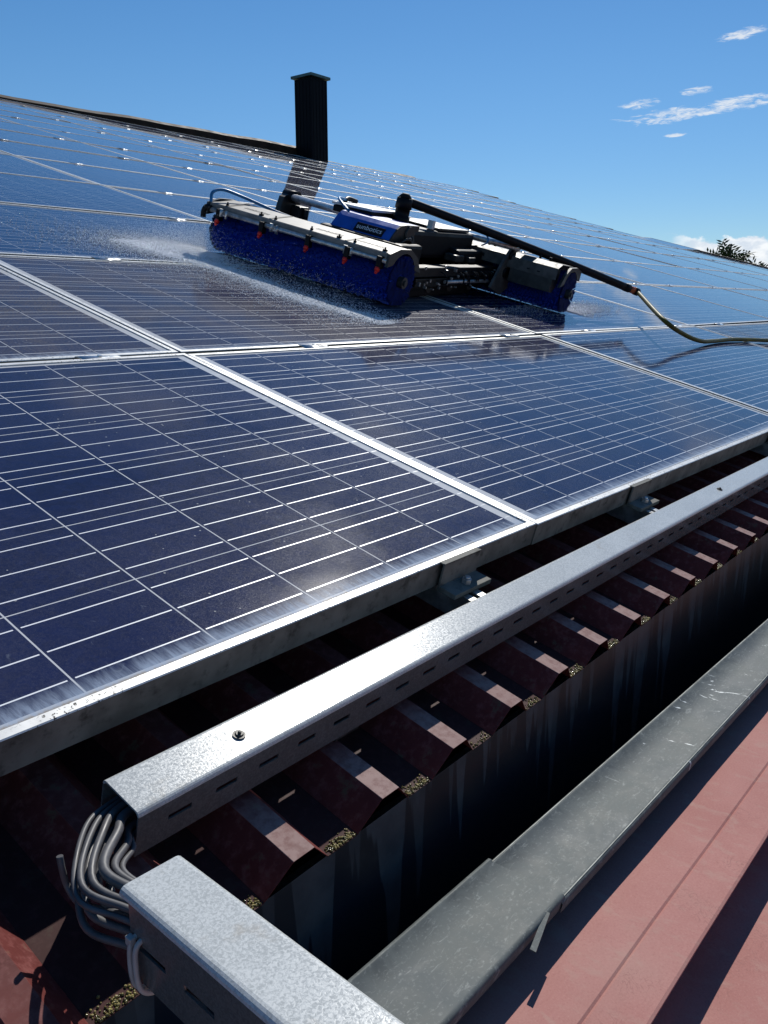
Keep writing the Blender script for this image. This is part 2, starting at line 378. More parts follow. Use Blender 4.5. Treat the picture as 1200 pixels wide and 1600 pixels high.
M_GREYC = simple('grey_cable_jacket', (.085, .085, .09), .5, 0, .25, 50, dirt=(.11, .10, .10), dscale=30)
M_TIE = simple('cable_tie', (.42, .41, .39), .45, 0, .15, 50)
M_TEXTW = simple('white_print', (.75, .76, .78), .5, 0, .05, 10)
M_TEXTG = simple('grey_print', (.10, .10, .10), .5, 0, .15, 80)
M_CHIM = simple('black_chimney_steel', (.006, .006, .008), .6, 0, .3, 6, spec=.12)
M_CHCAP = simple('chimney_cap_steel', (.10, .14, .12), .35, .5, .3, 8)
M_RIDGE = simple('brown_ridge_steel', (.045, .028, .02), .65, 0, .35, 5, spec=.1, dirt=(.03, .028, .02), dscale=3)
M_WALL = simple('render_wall', (.42, .39, .34), .8, 0, .12, 4)
M_BARK = simple('bark', (.09, .065, .045), .85, 0, .4, 12)
M_LEAF = simple('leaf', (.05, .085, .028), .55, 0, .5, 3)
M_LEAF2 = simple('hedge_leaf', (.035, .07, .022), .6, 0, .5, 2)
def ground_mat():
    mt, t, b = newmat('meadow'); v = t.pos(); n = t.noise(v, .08, 6, .6); n2 = t.noise(v, 2., 5)
    c = t.mix(t.rng(n, .35, .65), (.045, .075, .025), (.11, .10, .05)); c = t.mix(t.m('MULTIPLY', n2, .5), c, (.06, .08, .03))
    t.put(b.inputs['Base Color'], c); b.inputs['Roughness'].default_value = .95; return mt
M_GROUND = ground_mat()
def water_mat():
    mt, t, b = newmat('water_drops'); b.inputs['Base Color'].default_value = (.92, .94, .96, 1)
    b.inputs['Roughness'].default_value = .12; b.inputs['Specular IOR Level'].default_value = 1.; b.inputs['Transmission Weight'].default_value = .05; b.inputs['IOR'].default_value = 1.33; return mt
M_WATER = water_mat()

# ------------------------------------------------------------------ setting: ground
U0, U1, VTOP = -4.2, 14.6, 12.95
GZ = -4.6
g = MB(); g.add([(-3000, -3000, GZ), (3000, -3000, GZ), (3000, 3000, GZ), (-3000, 3000, GZ)], [(0, 1, 2, 3)])
setting(ob('ground', g, M_GROUND))

# ------------------------------------------------------------------ the building: ribbed roof, walls
bld = thing('building', 'building with a ribbed red metal roof carrying the solar array, dark eave', 'building', roof(0, 0))
NT_, NV, PIT, VE = -.089, -.119, .130, -.1965          # rib top, valley, rib pitch, eave end
def gable_u(v): return 14.25 + max(0, v - 6.0) * .10
prof = []
u = -.623 - .13 * 27
while u < U1:
    prof += [(u, NT_), (u + .0275, NT_), (u + .0545, NV), (u + .0985, NV)]
    u += PIT
rf = MB(); th = .0011
def sweep_sheet(mb, prof, va, vb, th):
    n = len(prof); V = []
    for v in (va, vb):
        V += [(p[0], v, p[1]) for p in prof]; V += [(p[0], v, p[1] - th) for p in prof]
    F = []
    for i in range(n - 1):
        F += [(i, i + 1, i + 1 + 2 * n, i + 2 * n), (i + n, i + 3 * n, i + 1 + 3 * n, i + 1 + n), (i, i + n, i + 1 + n, i + 1)]
    mb.add(V, F)
sweep_sheet(rf, prof, VE, VTOP + .05, th)
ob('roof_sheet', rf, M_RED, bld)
# back slope beyond the ridge, gable walls, eave walls (world frame inside the roof frame)
def W2R(p): x, y, z = p; return (x, y * cp + z * sp, -y * sp + z * cp)
YR = VTOP * cp + .12 * sp; ZR = VTOP * sp - .12 * cp
bk = MB(); bk.add([W2R((U0, YR, ZR)), W2R((U1, YR, ZR)), W2R((U1, 2 * YR, -.15)), W2R((U0, 2 * YR, -.15))], [(0, 1, 2, 3)])
bk.add([W2R((U0, YR, ZR - .08)), W2R((U1, YR, ZR - .08)), W2R((U1, 2 * YR, -.23)), W2R((U0, 2 * YR, -.23))], [(3, 2, 1, 0)])
ob('back_slope', bk, M_RED, bld)
wl = MB()
for (ua, ub) in ((U0 + .1, U0 + .35), (U1 - .6, U1 - .35)):
    A = [(ua, -.02, GZ), (ua, -.02, -.33), (ua, YR, ZR - .3), (ua, 2 * YR, -.36), (ua, 2 * YR, GZ)]
    B = [(ub, p[1], p[2]) for p in A]
    wl.add([W2R(p) for p in A + B], [(0, 1, 2, 3, 4), (9, 8, 7, 6, 5), (0, 5, 6, 1), (1, 6, 7, 2), (2, 7, 8, 3), (3, 8, 9, 4)])
A = [W2R(p) for p in ((U0 + .35, -.02, GZ), (U1 - .6, -.02, GZ), (U1 - .6, -.02, -.33), (U0 + .35, -.02, -.33), (U0 + .35, .2, GZ), (U1 - .6, .2, GZ), (U1 - .6, .2, -.33), (U0 + .35, .2, -.33))]
wl.add(A, [(0, 1, 2, 3), (4, 7, 6, 5), (3, 2, 6, 7)])
ob('wall', wl, M_WALL, bld)
# dark eave flashing: its upper edge follows the sheet's underside
fa = MB()
def fz(p, off): return (p[0], VE + .006, p[1] - th - off)
yb = -.1560
def under(nn): v = (yb + (nn - th - .0006) * sp) / cp; return v * sp + (nn - th - .0006) * cp
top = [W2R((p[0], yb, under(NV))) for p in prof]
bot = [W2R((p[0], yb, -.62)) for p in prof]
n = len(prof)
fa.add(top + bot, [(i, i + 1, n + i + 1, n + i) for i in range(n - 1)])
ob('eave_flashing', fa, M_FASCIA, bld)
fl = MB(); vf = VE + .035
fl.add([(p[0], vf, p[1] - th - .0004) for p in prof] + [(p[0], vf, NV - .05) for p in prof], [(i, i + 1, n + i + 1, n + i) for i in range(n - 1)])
ob('dark_rib_backing', fl, M_BLACK, bld)  # added black sheet that keeps the open rib ends dark
# ridge cap with a slightly wavy top, and the gable trim on the right
rc = MB(); NS = 60; V = []
for i in range(NS + 1):
    u = U0 + (16.2 - U0) * i / NS
    h = .055 + .008 * math.sin(u * 1.7) + .006 * math.sin(u * 4.1) + (.10 * min(1, max(0, (u - 6.2) / 4.5)) if u < 12.2 else max(-.05, .10 - (u - 12.2) * .22))
    V += [(u, VTOP - .14, -.075), (u, VTOP - .10, h - .03), (u, VTOP + .02, h), (u, VTOP + .16, h - .06), (u, VTOP + .30, -.16)]
F = [(i * 5 + k, i * 5 + k + 1, i * 5 + 6 + k, i * 5 + 5 + k) for i in range(NS) for k in range(4)]
rc.add(V, F); ob('ridge_cap', rc, M_RIDGE, bld)
gt = MB(); gt.box((14.24, VE, -.17), (14.36, 5.35, .016), .008); gt.box((14.24, 5.37, -.17), (14.36, VTOP, -.06), .008)
ob('gable_trim', gt, M_RIDGE, bld)
# moss and wet grime sitting in the valley ends
ms = MB()
u = -.623 - .13 * 6
while u < 2.2:
    a, b = u + .0565, u + .096
    for k in range(150):
        x = random.uniform(a, b); y = VE + .001 + abs(random.gauss(0, .005)); r = random.uniform(.0005, .0017)
        if random.random() < (.35 if int(u * 50) % 3 == 0 else .8):
            bm = bmesh.new(); bmesh.ops.create_icosphere(bm, subdivisions=1, radius=r, matrix=Matrix.Translation((x, min(y, VE + .02), NV + r * .4)))
            ms.bm(bm, True)
    u += PIT
ob('moss', ms, M_MOSS, bld)

# chimney on the ridge
ch = thing('chimney', 'tall black square metal chimney with a flat cap at the ridge', 'chimney', Matrix.Translation(RM @ Vector((12.22, 12.60, 0))))
c_ = MB(); HW = .235
c_.box((-HW, -HW, -.35), (HW, HW, 1.47), .006)
for k in range(5):
    x = -HW + .05 + k * .0925
    c_.box((x, -HW - .006, -.3), (x + .014, -HW - .0005, 1.45)); c_.box((-HW - .006, x, -.3), (-HW - .0005, x + .014, 1.45))
ob('flue', c_, M_CHIM, ch)
c_ = MB(); e = .285
c_.add([(-e, -e, 1.485), (e, -e, 1.485), (e, e, 1.485), (-e, e, 1.485), (-e, -e, 1.535), (e, -e, 1.535), (e, e, 1.535), (-e, e, 1.535), (0, 0, 1.57)],
       [(3, 2, 1, 0), (0, 1, 5, 4), (1, 2, 6, 5), (2, 3, 7, 6), (3, 0, 4, 7), (4, 5, 8), (5, 6, 8), (6, 7, 8), (7, 4, 8)])
ob('cap', c_, M_CHCAP, ch)

# ------------------------------------------------------------------ solar panels
FH = .040
def frame_mesh(w, h):
    m = MB(); lip = .0120
    # mitred frame: outer wall, top lip, inner wall down to the glass
    O = [(0, 0), (w, 0), (w, h), (0, h)]; I = [(lip, lip), (w - lip, lip), (w - lip, h - lip), (lip, h - lip)]
    e = .0012
    O2 = [(e, e), (w - e, e), (w - e, h - e), (e, h - e)]
    rings = [[(x, y, -FH) for x, y in O], [(x, y, -e) for x, y in O], [(x, y, 0) for x, y in O2], [(x, y, 0) for x, y in I], [(x, y, -.0062) for x, y in I],
             ]
    V = [p for r_ in rings for p in r_]; F = []
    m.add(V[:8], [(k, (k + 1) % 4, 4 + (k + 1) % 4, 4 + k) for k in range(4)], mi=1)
    V = V[4:]
    for a in range(len(rings) - 2):
        for k in range(4): F.append((a * 4 + k, a * 4 + (k + 1) % 4, a * 4 + 4 + (k + 1) % 4, a * 4 + 4 + k))
    m.add(V, F)
    for a, b in (((.0015, .0015, -FH + .001), (w - .0015, .03, -FH + .003)), ((.0015, h - .03, -FH + .001), (w - .0015, h - .0015, -FH + .003))): m.box(a, b)
    return m
def glass_mesh(w, h):
    m = MB(); a = .0117
    m.box((a, a, -.0068), (w - a, h - a, -.0026)); return m
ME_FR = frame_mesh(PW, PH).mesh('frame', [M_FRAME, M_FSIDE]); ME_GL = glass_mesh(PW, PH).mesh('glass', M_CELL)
WORD = ['first', 'second', 'third', 'fourth', 'fifth', 'sixth', 'seventh', 'eighth', 'ninth', 'tenth', 'eleventh', 'twelfth', 'thirteenth']
NROW = 13
rowend = [14.1, 14.1, 14.1, 14.1, 14.1, 14.22, 14.22, 14.75, 15.05, 15.3, 15.8, 16.6, 17.2]
cam_inv = cam.matrix_world.inverted()
def project(P):
    q = cam_inv @ Vector(P)
    return (600 + 1299.8 * q.x / -q.z, 800 - 1299.8 * q.y / -q.z) if q.z < -.05 else None
def seen(u0, v0, u1, v1):
    xs = [project(RM @ Vector((a, b, 0))) for a in (u0, (u0 + u1) / 2, u1) for b in (v0, (v0 + v1) / 2, v1)]
    return any(p and -5 < p[0] < 1205 and 100 < p[1] < 1605 for p in xs)
proto = None; PANELS = []
for r_ in range(NROW):
    v0 = .004 + r_ * PV
    k0 = -2; cells = []
    for k in range(k0, 11):
        u0 = k * PU + .0030; u1 = u0 + PW
        if u1 > rowend[r_] + .02:
            break
        cells.append((u0, u1, 'full'))
    rest = rowend[r_] - cells[-1][1]
    if rest > .25: cells.append((cells[-1][1] + .006, rowend[r_], 'end'))
    vis = [c for c in cells if seen(c[0], v0, c[1], v0 + PH)]
    for i, (u0, u1, kd) in enumerate(vis):
        if kd == 'full':
            if proto is None:
                proto = thing('solar_panel', 'x', 'solar panel', Matrix.Identity(4)); link('frame', ME_FR, proto); link('glass', ME_GL, proto); o = proto
            else: o = copy_tree(proto)
        else:
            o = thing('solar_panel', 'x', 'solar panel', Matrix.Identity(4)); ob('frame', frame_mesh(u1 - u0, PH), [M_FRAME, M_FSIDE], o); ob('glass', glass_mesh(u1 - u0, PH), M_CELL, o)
        rs = random.Random(r_ * 50 + i)
        lift = Matrix.Rotation(R(-1.7), 4, 'Y') if kd == 'end' and r_ in (5, 8) else Matrix.Identity(4)
        o.matrix_world = roof(u0, v0, 0) @ lift @ Matrix.Rotation(rs.gauss(0, .0012), 4, 'X') @ Matrix.Rotation(rs.gauss(0, .0012), 4, 'Y')
        o['group'] = 'solar panels of the roof array'
        side = 'from the left' if i < len(vis) / 2 else 'from the right'
        j = i if i < len(vis) / 2 else len(vis) - 1 - i
        if r_ == 0: lead = 'Dark blue solar panel in the lowest row above the eave'
        elif r_ == 1: lead = 'Dusty grey-blue solar panel in the second row from the eave'
        else: lead = 'Blue sky-reflecting panel in the %s row from the eave' % WORD[r_]
        o['label'] = lead[0].lower() + lead[1:] + ', %s %s' % (WORD[j], side); o['category'] = 'solar panel'
        for chd in o.children:
            if chd.name.startswith('glass'): chd['haze'] = {0: .085, 1: .12 if u0 < 1 else .05}.get(r_, .038)
            if chd.name.startswith('glass'): chd['dust'] = {0: .16 if u0 < 1 else (.09 if u0 < 2.5 else .7), 1: .95 if u0 < 1 else .05}.get(r_, .03 + .04 * rs.random())
        PANELS.append((r_, u0, u1))

# mounting rails whose ends show at the eave, with the end clamps that hold the lowest frames
RAILU = [(-.24, 'nearer'), (.43, 'middle'), (1.45, 'farther')]
def rail_mesh():
    m = MB(); h0, h1 = -.042, -.082
    for a, b in ((-.020, -.0055), (.0055, .020)): m.box((a, 0, h0 - .003), (b, 2.4, h0))
    m.box((-.020, 0, h1), (-.0172, 2.4, h0 - .003)); m.box((.0172, 0, h1), (.020, 2.4, h0 - .003)); m.box((-.0172, 0, h1), (.0172, 2.4, h1 + .003)); return m
ME_RAIL = rail_mesh().mesh('mounting_rail', M_SILVER)
for x, wd in RAILU:
    o = link('mounting_rail', ME_RAIL, None, roof(x, -.0535, 0)); tag(o, 'slotted aluminium mounting rail end under the panels, %s of the three in view' % wd, 'rail', 'mounting rails')
def clamp_mesh():
    m = MB(); L = .048
    m.box((-L, -.0045, -.034), (L, -.0012, .0032), .0006); m.box((-L, -.0045, .0005), (L, .0055, .0026), .0006)
    m.box((-L, -.034, -.041), (L, -.0012, -.033), .001); return m
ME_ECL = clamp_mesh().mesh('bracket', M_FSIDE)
bolt = MB(); bolt.tube([(0, -.019, -.033), (0, -.019, -.026)], .0075, 6, False); bolt.tube([(0, -.019, -.0262), (0, -.019, -.0225)], .0045, 10)
ME_BOLT = bolt.mesh('bolt', M_SILVER)
ec = None
for x, wd in RAILU:
    if ec is None: ec = thing('end_clamp', 'x', 'clamp', roof(x, 0)); link('bracket', ME_ECL, ec); link('bolt', ME_BOLT, ec); o = ec
    else: o = copy_tree(ec)
    o.matrix_world = roof(x + .005, 0); o['group'] = 'end clamps on the eave edge'; o['label'] = 'grey end clamp gripping the lowest panel frame above the %s rail end' % wd

# mid clamps in the gaps between rows
m = MB()
pc = [(-.0165, .0005), (-.0135, .0017), (-.0095, .0028), (-.004, .0034), (.004, .0034), (.0095, .0028), (.0135, .0017), (.0165, .0005)]
m.prism(pc, -.048, .048, lambda p, q, k: (k, p, q), True); m.tube([(0, 0, .0030), (0, 0, .0062)], .0055, 8, False)
ME_MC = m.mesh('mid_clamp', M_CLAMP)
mc_gaps = {}
for r_, u0, u1 in PANELS:
    if r_ == 0: continue
    for du in (.43, 1.45):
        if u0 + du < u1 - .04: mc_gaps.setdefault(r_, []).append(u0 + du)
pm = None
for r_, us in mc_gaps.items():
    us = [x for x in sorted(us) if (lambda p: p and 0 < p[0] < 1200)(project(RM @ Vector((x, r_ * PV - .008, 0))))]
    for i, x in enumerate(us):
        o = link('mid_clamp', ME_MC, None, roof(x, r_ * PV - .0082, 0) @ Matrix.Rotation(random.gauss(0, .05), 4, 'X') @ Matrix.Rotation(random.gauss(0, .02), 4, 'Y'))
        if r_ <= 3: lb = 'bright clamp in the gap above panel row %s, %s from the left' % (['', 'one', 'two', 'three'][r_], WORD[min(i, 12)] if i < 13 else 'last')
        else: lb = 'tiny glinting clamp in the gap above the %s panel row' % WORD[r_ - 1]
        tag(o, lb, 'clamp', 'clamps between rows three and four' if r_ == 3 else 'clamps in the gap above panel row %d' % r_)

# ------------------------------------------------------------------ cable trays
def slotted_side(m, L0, L1, y, z0, z1, zs0, zs1, first, slot, pitch, th=.0018, axis=0):
    # a thin side wall with real slots; runs along axis 0 (x) at depth y
    def bx(a0, a1, c0, c1):
        if a1 - a0 > 1e-5: m.box((a0, y, c0), (a1, y + th, c1))
    bx(L0, L1, z0, zs0); bx(L0, L1, zs1, z1)
    p = L0; s_ = first
    while s_ + slot < L1:
        bx(p, s_, zs0, zs1); p = s_ + slot; s_ += pitch
    bx(p, L1, zs0, zs1)
def tray_profile(m, L0, L1, w, h, r=.005, th=.0018):
    # top sheet with rounded shoulders: profile in (y, z), y from -w..0
    pts = [(-.0, -h)]
    outer = []
    for k in range(5): a = math.pi / 2 * k / 4; outer.append((-r + r * math.cos(a), -r + r * math.sin(a)))
    for k in range(5): a = math.pi / 2 + math.pi / 2 * k / 4; outer.append((-w + r + r * math.cos(a), -r + r * math.sin(a)))
    inner = []
    for (y, z) in outer[::-1]:
        inner.append((y * (w - 2 * th) / w - th, z - th if z > -r + 1e-6 else z))
    m.prism(outer + inner, L0, L1, lambda p, q, k: (k, p, q))
tu = thing('cable_tray', 'long galvanised steel cable tray with slotted side running along under the panels', 'cable tray', roof(0, -.056, -.03))
m = MB(); W_, H_ = .0535, .050; TL0, TL1 = -.866, 9.0
tray_profile(m, TL0, TL1, W_, H_)
ob('channel', m, M_GALV, tu); m = MB()
slotted_side(m, TL0, TL1, -W_ + .0001, -H_, -.0051, -.0272, -.0215, -.833, .026, .0545)
slotted_side(m, TL0, TL1, -.0019, -H_, -.0051, -.0272, -.0215, -.833, .026, .0545)
ob('slotted_side', m, M_GALVS, tu)
def screw(x, y, z, ang, par):
    s_ = MB(); s_.tube([(x, y, z), (x, y, z + .0014)], .0066, 16); s_.tube([(x, y, z + .0014), (x, y, z + .0030)], [.0046, .0036], 12); s_.tube([(x, y, z + .0030), (x + .0006, y, z + .0048)], .0018, 8)
    return ob('screw', s_, M_DGREY, par)
screw(-.732, -.027, .0002, 0, tu); screw(.721, -.028, .0002, 0, tu)
for uu in (2.9, 5.1): screw(uu, -.026, .0002, 0, tu)
mr = MB()
for x in (-.6, .7, 2.2, 4.2):
    mr = MB(); mr.box((x, -.050, -.0585), (x + .04, -.004, -.0505), .001); ob('support_foot', mr, M_DGREY, tu)

tl = thing('cable_tray', 'short galvanised cable tray in the foreground crossing the gutter, stained near its open end', 'cable tray',
           Matrix.Translation((-.8815, -.1765, -.05)) @ Matrix.Rotation(R(-90 - 3.4), 4, 'Z'))
m = MB(); W2, H2 = .0545, .068
# local x runs away from the eave, local y across (0 .. -W2)
tray_profile(m, 0, 1.6, W2, H2, .006)
ob('channel', m, M_GALV, tl); m = MB()
slotted_side(m, .012, 1.6, -W2 + .0001, -H2, -.0061, -.040, -.0345, .022, .034, .056)
slotted_side(m, .012, 1.6, -.0019, -H2, -.0061, -.040, -.0345, .022, .034, .056)
ob('slotted_side', m, M_GALVS, tl)

# cables from one tray's open end into the other's, and one stray cable
def tocable(pts, r, label):
    o = ob('cable', (lambda m: (m.tube(smooth_path(pts, 8), r, 10), m)[1])(MB()), M_GREYC)
    return tag(o, label, 'cable', 'grey cables between the trays')
cl = ['outermost thin grey cable of the bundle between the two trays', 'second grey cable from the outside of the tray bundle', 'grey cable third from the outside in the tray bundle',
      'thick grey cable in the middle of the bundle between the trays', 'short grey cable on the inner side of the tray bundle', 'innermost thin grey cable curving into the foreground tray', 'lower grey cable hanging under the outside of the tray bundle', 'grey cable in the shade beneath the thick cable of the bundle', 'grey cable in the shade under the inner side of the bundle', 'lowest grey cable of all beneath the tray bundle']
def RW(u, v, n): p = RM @ Vector((u, v, n)); return (p.x, p.y, p.z)
spec = [(.0030, -.066, -.052, .046, -.932, -.078), (.0034, -.072, -.050, .040, -.928, -.072), (.0042, -.079, -.047, .030, -.921, -.074), (.0052, -.088, -.047, .018, -.913, -.070),
        (.0040, -.096, -.056, .010, -.905, -.075), (.0030, -.101, -.060, .006, -.899, -.080), (.0040, -.074, -.066, .040, -.925, -.095),
        (.0044, -.084, -.062, .030, -.916, -.090), (.0044, -.092, -.066, .020, -.908, -.096), (.0038, -.068, -.070, .046, -.929, -.104)]
for (rr, v, nn, bul, ex, ez), lb in zip(spec, cl):
    a = RW(-.80, v, nn); b = RW(-.860, v, nn)
    c = (-.873 - bul * .62, b[1] - .020, b[2] + .001); d = (ex - .003 - bul * .20, -.128, ez + .003)
    tocable([a, b, c, d, (ex, -.182, ez), (ex + .003, -.26, ez)], rr * .8, lb)
o = ob('cable', (lambda m: (m.tube(smooth_path([(-.934, -.088, -.064), (-.934, -.090, -.076), (-.932, -.092, -.092), (-.932, -.108, -.099), (-.929, -.131, -.094), (-.927, -.166, -.083), (-.915, -.2, -.082)], 8), .0027, 10), m)[1])(MB()), M_GREYC)
tag(o, 'stray bent grey cable sticking out left of the tray bundle', 'cable', 'grey cables between the trays')
ti = MB()
for x in (.018, .025):
    ti.tube(smooth_path([(x, -W2 + .012, -.030), (x + .001, -W2 - .003, -.032), (x + .002, -W2 - .0062, -.048), (x + .004, -W2 - .005, -.066), (x + .005, -W2 + .004, -.074), (x + .006, -W2 + .02, -.074)], 6), .0022, 6)
ti.box((.014, -W2 - .006, -.036), (.021, -W2 - .001, -.029), .0008)
o = ob('cable_tie', ti, M_TIE, None, tl.matrix_world.copy()); tag(o, 'pale cable tie looped through a slot in the foreground tray', 'cable tie')

# ------------------------------------------------------------------ zinc gutter between the eave and the next roof
gut = thing('gutter', 'weathered grey zinc gutter with a broad flat rim between the roofs', 'gutter', Matrix.Identity(4))
GZR = -.240
def inner_y(x): return -.2280 - .0325 * (x + .742) if x < .464 else -.2672 - .006 * (x - .464)
def outer_y(x): return -.3243 - .0215 * (x + .725) if x < .16 else -.3433 - .004 * (x - .16)
def rim(m, x0, x1, dz, sh=0., N=40):
    V = []
    for i in range(N + 1):
        x = x0 + (x1 - x0) * i / N; yi, yo = inner_y(x) + sh, outer_y(x) + sh * .4
        wv = .0012 * math.sin(x * 9) + .0007 * math.sin(x * 31)
        z = GZR + dz
        V += [(x, yi + .001, z - .09), (x, yi, z - .004), (x, yi - .002, z + .001), (x, yi - .006, z + .0012), (x, yi - .0075, z - .001), (x, (yi + yo) / 2, z - .0015 + wv), (x, yo + .006, z + .0005), (x, yo + .001, z + .0005), (x, yo - .001, z - .0025), (x, yo + .001, z - .014)]
    k = 10
    m.add(V, [(i * k + j, i * k + j + 1, i * k + k + j + 1, i * k + k + j) for i in range(N) for j in range(k - 1)], True)
m = MB(); rim(m, -.528, 14.4, 0., 0., 90); ob('rim', m, M_ZINC, gut)
m = MB(); rim(m, -3.6, -.520, .0028, .003, 40); o = ob('rim', m, M_ZINC, gut); o['label'] = 'lapped end section of the zinc rim with a dark stain'
m = MB()
for i in range(70):
    x0 = -3.6 + i * 18 / 70; x1 = x0 + 18 / 70
    m.add([(x0, -.158, -.62), (x1, -.158, -.62), (x1, inner_y(x1) + .001, -.62), (x0, inner_y(x0) + .001, -.62), (x0, inner_y(x0) + .001, -.358), (x1, inner_y(x1) + .001, -.358)], [(0, 1, 2, 3), (3, 2, 5, 4)])
ob('trough', m, M_ZINC, gut)
m = MB(); N = 160                                      # bare bright edges of the rim, worn along both folds
for f, dy in ((inner_y, -.0035), (outer_y, .0022)):
    V = []
    for i in range(N + 1):
        x = -.526 + (14.4 + .526) * (i / N) ** 2
        y = f(x) + dy
        V += [(x, y + .0007, GZR + .0013), (x, y, GZR + .0018), (x, y - .0007, GZR + .0013)]
    m.add(V, [(i * 3 + j, i * 3 + j + 1, i * 3 + j + 4, i * 3 + j + 3) for i in range(N) for j in range(2)], True)
ob('rim_edge', m, M_ZEDGE, gut)
m = MB(); m.add([(-.554, outer_y(-.554) - .0005, GZR + .0035), (-.554, outer_y(-.554) + .005, GZR + .0035), (-.602, outer_y(-.602) - .006, GZR - .004), (-.602, outer_y(-.602) - .0125, GZR - .004),
                (-.554, outer_y(-.554) - .0005, GZR + .0023), (-.554, outer_y(-.554) + .005, GZR + .0023), (-.602, outer_y(-.602) - .006, GZR - .0052), (-.602, outer_y(-.602) - .0125, GZR - .0052)],
               [(0, 1, 2, 3), (7, 6, 5, 4), (0, 3, 7, 4), (1, 0, 4, 5), (2, 1, 5, 6), (3, 2, 6, 7)])
ob('bent_tab', m, M_ZINC, gut)

# ------------------------------------------------------------------ neighbouring red roof (bottom right)
nb = thing('neighbouring_roof', 'sunlit weathered red metal roof beside the gutter with a deep step', 'roof', Matrix.Identity(4))
Z0 = -.276
prof2 = [(-.230, Z0), (-.3955, Z0), (-.398, Z0 - .0016), (-.4005, Z0), (-.4440, Z0 + .0005), (-.4467, Z0 - .0006), (-.4469, Z0 - .0022), (-.413, Z0 - .0026), (-.408, Z0 - .045)]
y = -.4476
while y > -3.2:
    prof2 += [(y - .0, Z0 - .046), (y - .20, Z0 - .046), (y - .203, Z0 - .0465), (y - .2175, Z0), (y - .40, Z0), (y - .4025, Z0 - .0016), (y - .405, Z0), (y - .45, Z0), (y - .4505, Z0 - .0016), (y - .42, Z0 - .002), (y - .415, Z0 - .045)]
    y -= .453
m = MB(); NX = 120; V = []
rr = random.Random(3)
for i in range(NX + 1):
    x = -3.6 + 18 * (i / NX)
    for (yy, zz) in prof2:
        yaw = -.0145 * (x + .56) if x < 3 else -.0145 * 3.56
        V.append((x, yy + yaw, zz + .0012 * math.sin(x * 7.3 + yy * 20) + .0008 * math.sin(x * 17 + yy * 9)))
k = len(prof2)
m.add(V, [(i * k + j, i * k + j + 1, i * k + k + j + 1, i * k + k + j) for i in range(NX) for j in range(k - 1)])
ob('roof_sheet', m, M_RED2, nb)
m = MB(); m.box((-3.5, -3.2, GZ), (14.3, -.32, -.345)); ob('wall', m, M_WALL, nb)

# ------------------------------------------------------------------ cleaning robot
AX = Vector((-.152, .988, 0)).normalized(); WX = Vector((AX.y, -AX.x, 0))
ROB = RM @ Matrix(((WX.x, AX.x, 0, 1.27551), (WX.y, AX.y, 0, 1.36818), (0, 0, 1, 0), (0, 0, 0, 1)))     # local (w, a, n)
rb = thing('cleaning_robot', 'blue and black solar panel cleaning robot with two rotating blue brushes', 'cleaning robot', ROB)
RAD, ZB = .0945, .0867
def brush(w0, a0, a1, seed):
    rs = random.Random(seed); m = MB()
    for i in range(6000):                               # tufts of bristles standing round the core
        a = rs.uniform(a0, a1); th_ = rs.uniform(0, 2 * math.pi); r1 = RAD * rs.uniform(.93, 1.02); sw = rs.gauss(-.14, .08); wd = .0021
        if math.cos(th_) * r1 < -ZB + .003: r1 = min(r1, (ZB - .003) / -math.cos(th_))
        c0 = (w0 + .052 * math.sin(th_), a, ZB + .052 * math.cos(th_)); a2 = a + rs.gauss(0, .006)
        p = (w0 + r1 * math.sin(th_ + sw), a2, ZB + r1 * math.cos(th_ + sw))
        ta = (math.cos(th_) * wd, 0, -math.sin(th_) * wd)
        if p[2] < .001: continue
        m.add([(c0[0] - ta[0], a - .004, c0[2] - ta[2]), (c0[0] + ta[0], a + .004, c0[2] + ta[2]), (p[0] + ta[0] * .7, a2 + .003, p[2] + ta[2] * .7), (p[0] - ta[0] * .7, a2 - .003, p[2] - ta[2] * .7)], [(0, 1, 2, 3)])
    m2 = MB()
    for ae in (a0, a1):                                 # the end rows fan slightly outwards
        for i in range(420):
            th_ = rs.uniform(0, 2 * math.pi); r0 = .03; r1 = RAD * rs.uniform(.9, 1.02); 
            if math.cos(th_) * r1 < -ZB + .003: r1 = min(r1, (ZB - .003) / -math.cos(th_))
            s_ = -1 if ae == a0 else 1; wd = .004; q = ae + s_ * rs.uniform(.001, .010); q0 = ae + s_ * .002; wd = .0026
            ta = (math.cos(th_) * wd, 0, -math.sin(th_) * wd)
            m2.add([(w0 + r0 * math.sin(th_) - ta[0] * .4, q0, ZB + r0 * math.cos(th_) - ta[2] * .4), (w0 + r0 * math.sin(th_) + ta[0] * .4, q0, ZB + r0 * math.cos(th_) + ta[2] * .4),
                   (w0 + r1 * math.sin(th_) + ta[0], q, ZB + r1 * math.cos(th_) + ta[2]), (w0 + r1 * math.sin(th_) - ta[0], q, ZB + r1 * math.cos(th_) - ta[2])], [(0, 1, 2, 3)])
    b = ob('brush', m, M_BRISTLE, rb)
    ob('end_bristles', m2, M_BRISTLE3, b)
    c = MB(); c.tube([(w0, a0 + .002, ZB), (w0, a1 - .002, ZB)], .0862, 40); ob('brush_core', c, M_BRISTLE2, b)
    h = MB(); h.tube([(w0, a0 - .022, ZB), (w0, a0 + .004, ZB)], .021, 18, False); h.tube([(w0, a0 - .028, ZB), (w0, a0 - .021, ZB)], .011, 12, False)
    ob('brush_hub', h, M_DGREY, b); return b
brush(0, .0, .835, 1); brush(1.06, -.285, .60, 2)
